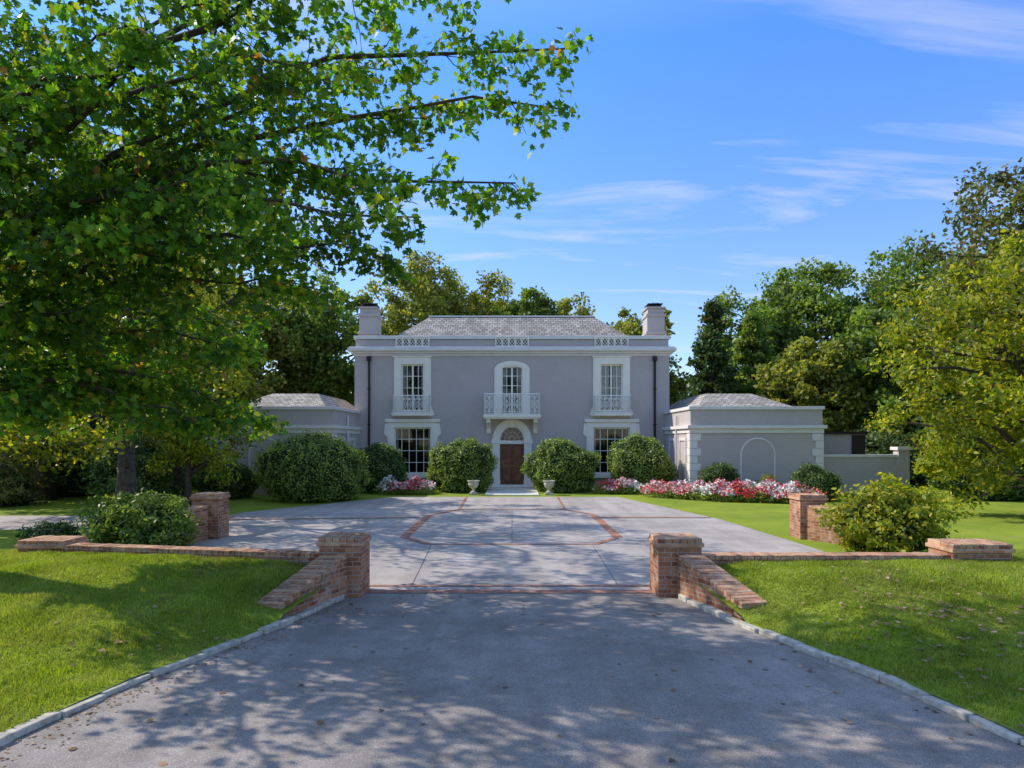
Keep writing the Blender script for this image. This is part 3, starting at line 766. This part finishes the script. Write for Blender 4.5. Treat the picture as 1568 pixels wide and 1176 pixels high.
for sx in (-1.85, 1.78):
    u = MB(); u.box(sx-.2, sx+.2, 32.6, 33.0, 0, .1)
    u.lathe([(.13, .1), (.16, .14), (.07, .2), (.07, .28), (.2, .38), (.26, .52), (.24, .6), (.3, .66), (.3, .7), (.24, .7), (.2, .6)], sx, 32.8, 24)
    u.build('garden_urn', [M_STONE], smooth=False)

# ---------------------------------------------------------------- shrubs
def shrub(name, x, y, r, h, mat, n=9000, ls=.09, seed=1, lump=.07, ry=None, spiky=False, corek=.93):
    g = np.random.default_rng(seed); root = empty(name); ry = ry or r
    kk = np.concatenate([g.normal(size=(7, 3))*3.5, g.normal(size=(6, 3))*9]); ph = g.uniform(0, 6.28, 13)
    am = np.array([1]*7+[.6]*6)
    def rad(d): return 1+lump*(np.sin(d@kk.T+ph)*am).sum(1)/1.6
    def place(d, f):
        q = rad(d)*f; z = d[:, 2]
        hz = h*.45
        wid = np.where(z < 0, np.sqrt(np.clip(1-z*z*.45, 0, 1))/np.maximum(np.sqrt(1-z*z), .25), 1)
        zz = np.where(z > 0, hz+z*(h-hz)*q, hz+z*hz*1.05)
        return np.stack([x+d[:, 0]*r*q*np.minimum(wid, 1.6), y+d[:, 1]*ry*q*np.minimum(wid, 1.6), np.maximum(zz, .02)], 1)
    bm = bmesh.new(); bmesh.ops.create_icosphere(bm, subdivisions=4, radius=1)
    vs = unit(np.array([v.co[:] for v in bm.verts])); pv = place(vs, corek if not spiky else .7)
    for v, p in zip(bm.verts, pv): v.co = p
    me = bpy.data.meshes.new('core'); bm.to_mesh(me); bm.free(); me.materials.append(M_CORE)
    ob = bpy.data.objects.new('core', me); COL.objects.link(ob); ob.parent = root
    d = unit(g.normal(size=(n, 3)))
    if spiky:
        k = 60; sd = unit(g.normal(size=(k, 3))+np.array([0, -.2, .5])); ii = g.integers(0, k, n)
        sp = sd[ii]; f0 = g.uniform(.6, 1.0, n)**.6; lng = g.uniform(.9, 1.3, k)[ii]
        d1 = unit(sp+g.normal(size=(n, 3))*.16*(1.4-f0)[:, None])
        use = g.uniform(0, 1, n) < .55
        d = np.where(use[:, None], d1, d); f = np.where(use, f0*lng, g.uniform(.68, 1.02, n))
    else: f = g.uniform(.9, 1.05, n)
    leaves('foliage', place(d, f), ls, T_OVAL, mat, root, up=.35, nrm=d, nb=.8)
shrub('boxwood_shrub', -8.75, 30.2, 2.05, 2.95, L_BOX, 17000, .11, 1, .085)
shrub('boxwood_shrub', -6.75, 34.6, 1.35, 2.5, L_BOXD, 9000, .11, 2)
shrub('boxwood_shrub', -2.65, 35.2, 1.62, 2.75, L_BOX, 12000, .11, 3)
shrub('boxwood_shrub', 2.55, 35.2, 1.68, 2.75, L_BOX, 12000, .11, 4)
shrub('boxwood_shrub', 6.65, 35.4, 1.55, 2.75, L_BOX, 12000, .11, 5)
shrub('boxwood_shrub', 9.65, 31.8, .85, 1.55, L_BOXD, 5000, .09, 6)
shrub('boxwood_shrub', 13.3, 30.0, .9, 1.45, L_BOXD, 5000, .09, 7)
shrub('golden_privet_bush', 8.75, 16.0, 1.15, 1.5, L_YEL, 9500, .12, 8, .1, spiky=True)
shrub('privet_bush', -8.8, 16.3, 1.15, 1.25, L_MID, 9000, .11, 9, .1, spiky=True)
shrub('boxwood_shrub', -12.9, 31.0, 1.2, 1.7, L_BOXD, 6000, .11, 10)
shrub('laurel_bush', -15.2, 27.6, 1.5, 1.9, L_BOXD, 7000, .15, 31, .1, spiky=True)
shrub('tan_hydrangea_bush', -20.6, 27.5, 1.5, 1.7, L_RUST, 5000, .14, 12, .12, spiky=True)
shrub('laurel_bush', -17.0, 31.5, 2.2, 2.6, L_BOXD, 9000, .16, 17, .1, spiky=True)
shrub('laurel_bush', -21.5, 32.5, 2.6, 3.0, L_DARK, 9000, .18, 18, .1, spiky=True)
shrub('laurel_bush', -26.5, 33.0, 3.0, 3.4, L_DARK, 9000, .2, 19, .1, spiky=True)
shrub('laurel_bush', -32.5, 35.0, 3.4, 3.8, L_DARK, 9000, .2, 20, .1, spiky=True)
shrub('laurel_bush', -18.0, 38.5, 3.2, 3.8, L_DARK, 9000, .2, 27, .1, spiky=True)
shrub('laurel_bush', -25, 40, 4.2, 4.4, L_DARK, 10000, .24, 28, .1, spiky=True)
shrub('laurel_bush', 21.5, 40, 3.0, 3.4, L_DARK, 9000, .2, 29, .1, spiky=True)
shrub('laurel_bush', 27, 38, 3.4, 3.0, L_DARK, 9000, .2, 30, .1, spiky=True)
shrub('clipped_hedge', 22.5, 30, 3.4, 2.0, L_BOXD, 12000, .14, 14, .05, ry=1.0)
shrub('low_shrub', 12.0, 31.9, .45, 1.0, L_YEL, 1500, .08, 15, .1, spiky=True)
shrub('low_shrub', -11.2, 16.6, .7, .6, L_BOXD, 2500, .08, 16, .1, spiky=True)

# ---------------------------------------------------------------- flower beds
def fm(name, c): return m_leaf(name, [(0, tuple(x*.7 for x in c)), (1, c)], .3, (1, 1, 1), 2, .85)
F_W = fm('white_petals', (.88, .86, .80)); F_R = fm('red_petals', (.72, .04, .06)); F_P = fm('pink_petals', (.85, .40, .40))
T_FL = np.array([(math.cos(t)*.5*(1 if i % 2 else .75), math.sin(t)*.5*(1 if i % 2 else .75), 0) for i, t in enumerate(np.linspace(0, 2*math.pi, 10, endpoint=False))])
def bed(path, wid, h, mixw):
    root = empty('flower_bed'); path = np.array(path, float)
    seg = np.linalg.norm(np.diff(path, axis=0), axis=1); cum = np.concatenate([[0], np.cumsum(seg)]); L = cum[-1]
    def pts(n):
        s = rng.uniform(0, L, n); x = np.interp(s, cum, path[:, 0]); y = np.interp(s, cum, path[:, 1])
        an = rng.uniform(0, 6.28, n)
        rr = wid*np.sqrt(rng.uniform(0, 1, n)); x = x+rr*np.cos(an); y = y+rr*np.sin(an)
        hh = h*np.sqrt(np.clip(1-(rr/wid)**2*.8, 0, 1))*(.8+.25*np.sin(x*5)*np.sin(y*4+1)); return x, y, hh, s/L
    n = int((L+wid)*wid*2*900)
    x, y, hh, s = pts(n); leaves('foliage', np.stack([x, y, hh*rng.uniform(.15, .95, n)], 1), .09, T_OVAL, L_BOX, root, up=.6)
    for q, (nm, mt, wt) in enumerate((('white_flowers', F_W, mixw[0]), ('red_flowers', F_R, mixw[1]), ('pink_flowers', F_P, mixw[2]))):
        k = int((L+wid)*wid*2*260*wt)
        x, y, hh, s = pts(k)
        sel = np.sin(x*2.6+q*2.1+np.sin(y*2))*np.sin(y*1.9+q*2.1) > -.1; x, y, hh = x[sel], y[sel], hh[sel]
        leaves(nm, np.stack([x, y, hh*rng.uniform(.8, 1.12, len(x))], 1), .11, T_FL, mt, root, up=1.0, nrm=np.tile([0, -1., 0], (len(x), 1)), nb=.7)
bed([(-6.2, 33.0), (-4.2, 33.3)], .6, .85, (1.0, 1.1, .8))
bed([(4.5, 33.6), (6.0, 33.4)], .6, .8, (1.3, .8, .8))
bed([(6.8, 32.0), (8.4, 30.4)], .9, .8, (.6, .9, 1.6))
bed([(8.6, 30.0), (12.2, 28.8)], 1.05, .9, (1.6, 1.1, .8))

# ---------------------------------------------------------------- world, sun, camera
EL, ROT = 41, math.degrees(math.atan2(-.94, .34))
wd = bpy.data.worlds.new('World'); SC.world = wd; wd.use_nodes = True; nt = wd.node_tree; nt.nodes.clear()
out = nt.nodes.new('ShaderNodeOutputWorld'); bgd = nt.nodes.new('ShaderNodeBackground'); bgd.inputs[1].default_value = .15
sky = nt.nodes.new('ShaderNodeTexSky'); sky.sky_type = 'NISHITA'; sky.sun_disc = False
sky.sun_elevation = math.radians(EL); sky.sun_rotation = math.radians(ROT); sky.ozone_density = 1.5; sky.dust_density = .2; sky.air_density = 1.0
tc = nt.nodes.new('ShaderNodeTexCoord'); sp = nt.nodes.new('ShaderNodeSeparateXYZ'); nt.links.new(tc.outputs['Generated'], sp.inputs[0])
ad = N(nt, 'ShaderNodeMath', operation='ADD'); nt.links.new(sp.outputs[2], ad.inputs[0]); ad.inputs[1].default_value = .12
dx = N(nt, 'ShaderNodeMath', operation='DIVIDE'); nt.links.new(sp.outputs[0], dx.inputs[0]); nt.links.new(ad.outputs[0], dx.inputs[1])
dy = N(nt, 'ShaderNodeMath', operation='DIVIDE'); nt.links.new(sp.outputs[1], dy.inputs[0]); nt.links.new(ad.outputs[0], dy.inputs[1])
cb = nt.nodes.new('ShaderNodeCombineXYZ'); nt.links.new(dx.outputs[0], cb.inputs[0]); nt.links.new(dy.outputs[0], cb.inputs[1])
mp = nt.nodes.new('ShaderNodeMapping'); mp.inputs['Rotation'].default_value = (0, 0, math.radians(20)); mp.inputs['Scale'].default_value = (.6, 2.4, 1)
nt.links.new(cb.outputs[0], mp.inputs[0])
cn = nt.nodes.new('ShaderNodeTexNoise'); cn.inputs['Scale'].default_value = 1.3; cn.inputs['Detail'].default_value = 10; cn.inputs['Roughness'].default_value = .6; cn.inputs['Distortion'].default_value = .5
nt.links.new(mp.outputs[0], cn.inputs['Vector'])
cf = ramp(nt, cn.outputs['Fac'], [(.53, (0,)*3), (.78, (.75,)*3)])
grade = ramp(nt, sp.outputs[2], [(.0, (.48, .49, .55)), (.22, (.42, .50, .66)), (.5, (.30, .55, .93)), (.72, (.98, .95, .92)), (1.0, (1.08, 1.0, .92))])  # upper stops whitened overhead, out of view, added for neutral fill light
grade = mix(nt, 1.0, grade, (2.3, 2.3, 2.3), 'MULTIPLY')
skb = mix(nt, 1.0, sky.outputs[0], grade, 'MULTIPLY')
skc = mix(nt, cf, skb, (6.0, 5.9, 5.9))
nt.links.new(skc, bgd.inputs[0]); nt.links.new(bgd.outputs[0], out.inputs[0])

sd = bpy.data.lights.new('sun', 'SUN'); sd.energy = 5.0; sd.angle = math.radians(.5); sd.color = (1, .95, .84)
so = bpy.data.objects.new('sun', sd); COL.objects.link(so)
e, r = math.radians(EL), math.radians(ROT)
dv = Vector((math.sin(r)*math.cos(e), math.cos(r)*math.cos(e), math.sin(e)))
so.rotation_euler = dv.to_track_quat('Z', 'Y').to_euler(); so.location = (-20, 10, 30)

cam = bpy.data.cameras.new('camera'); co = bpy.data.objects.new('camera', cam); COL.objects.link(co)
co.location = (0, 0, 2.6); co.rotation_euler = (math.radians(90), 0, 0); cam.sensor_width = 36; cam.lens = 24; cam.shift_y = .0555; cam.clip_end = 3000
SC.camera = co
SC.view_settings.view_transform = 'Standard'; SC.view_settings.look = 'None'; SC.view_settings.exposure = 0
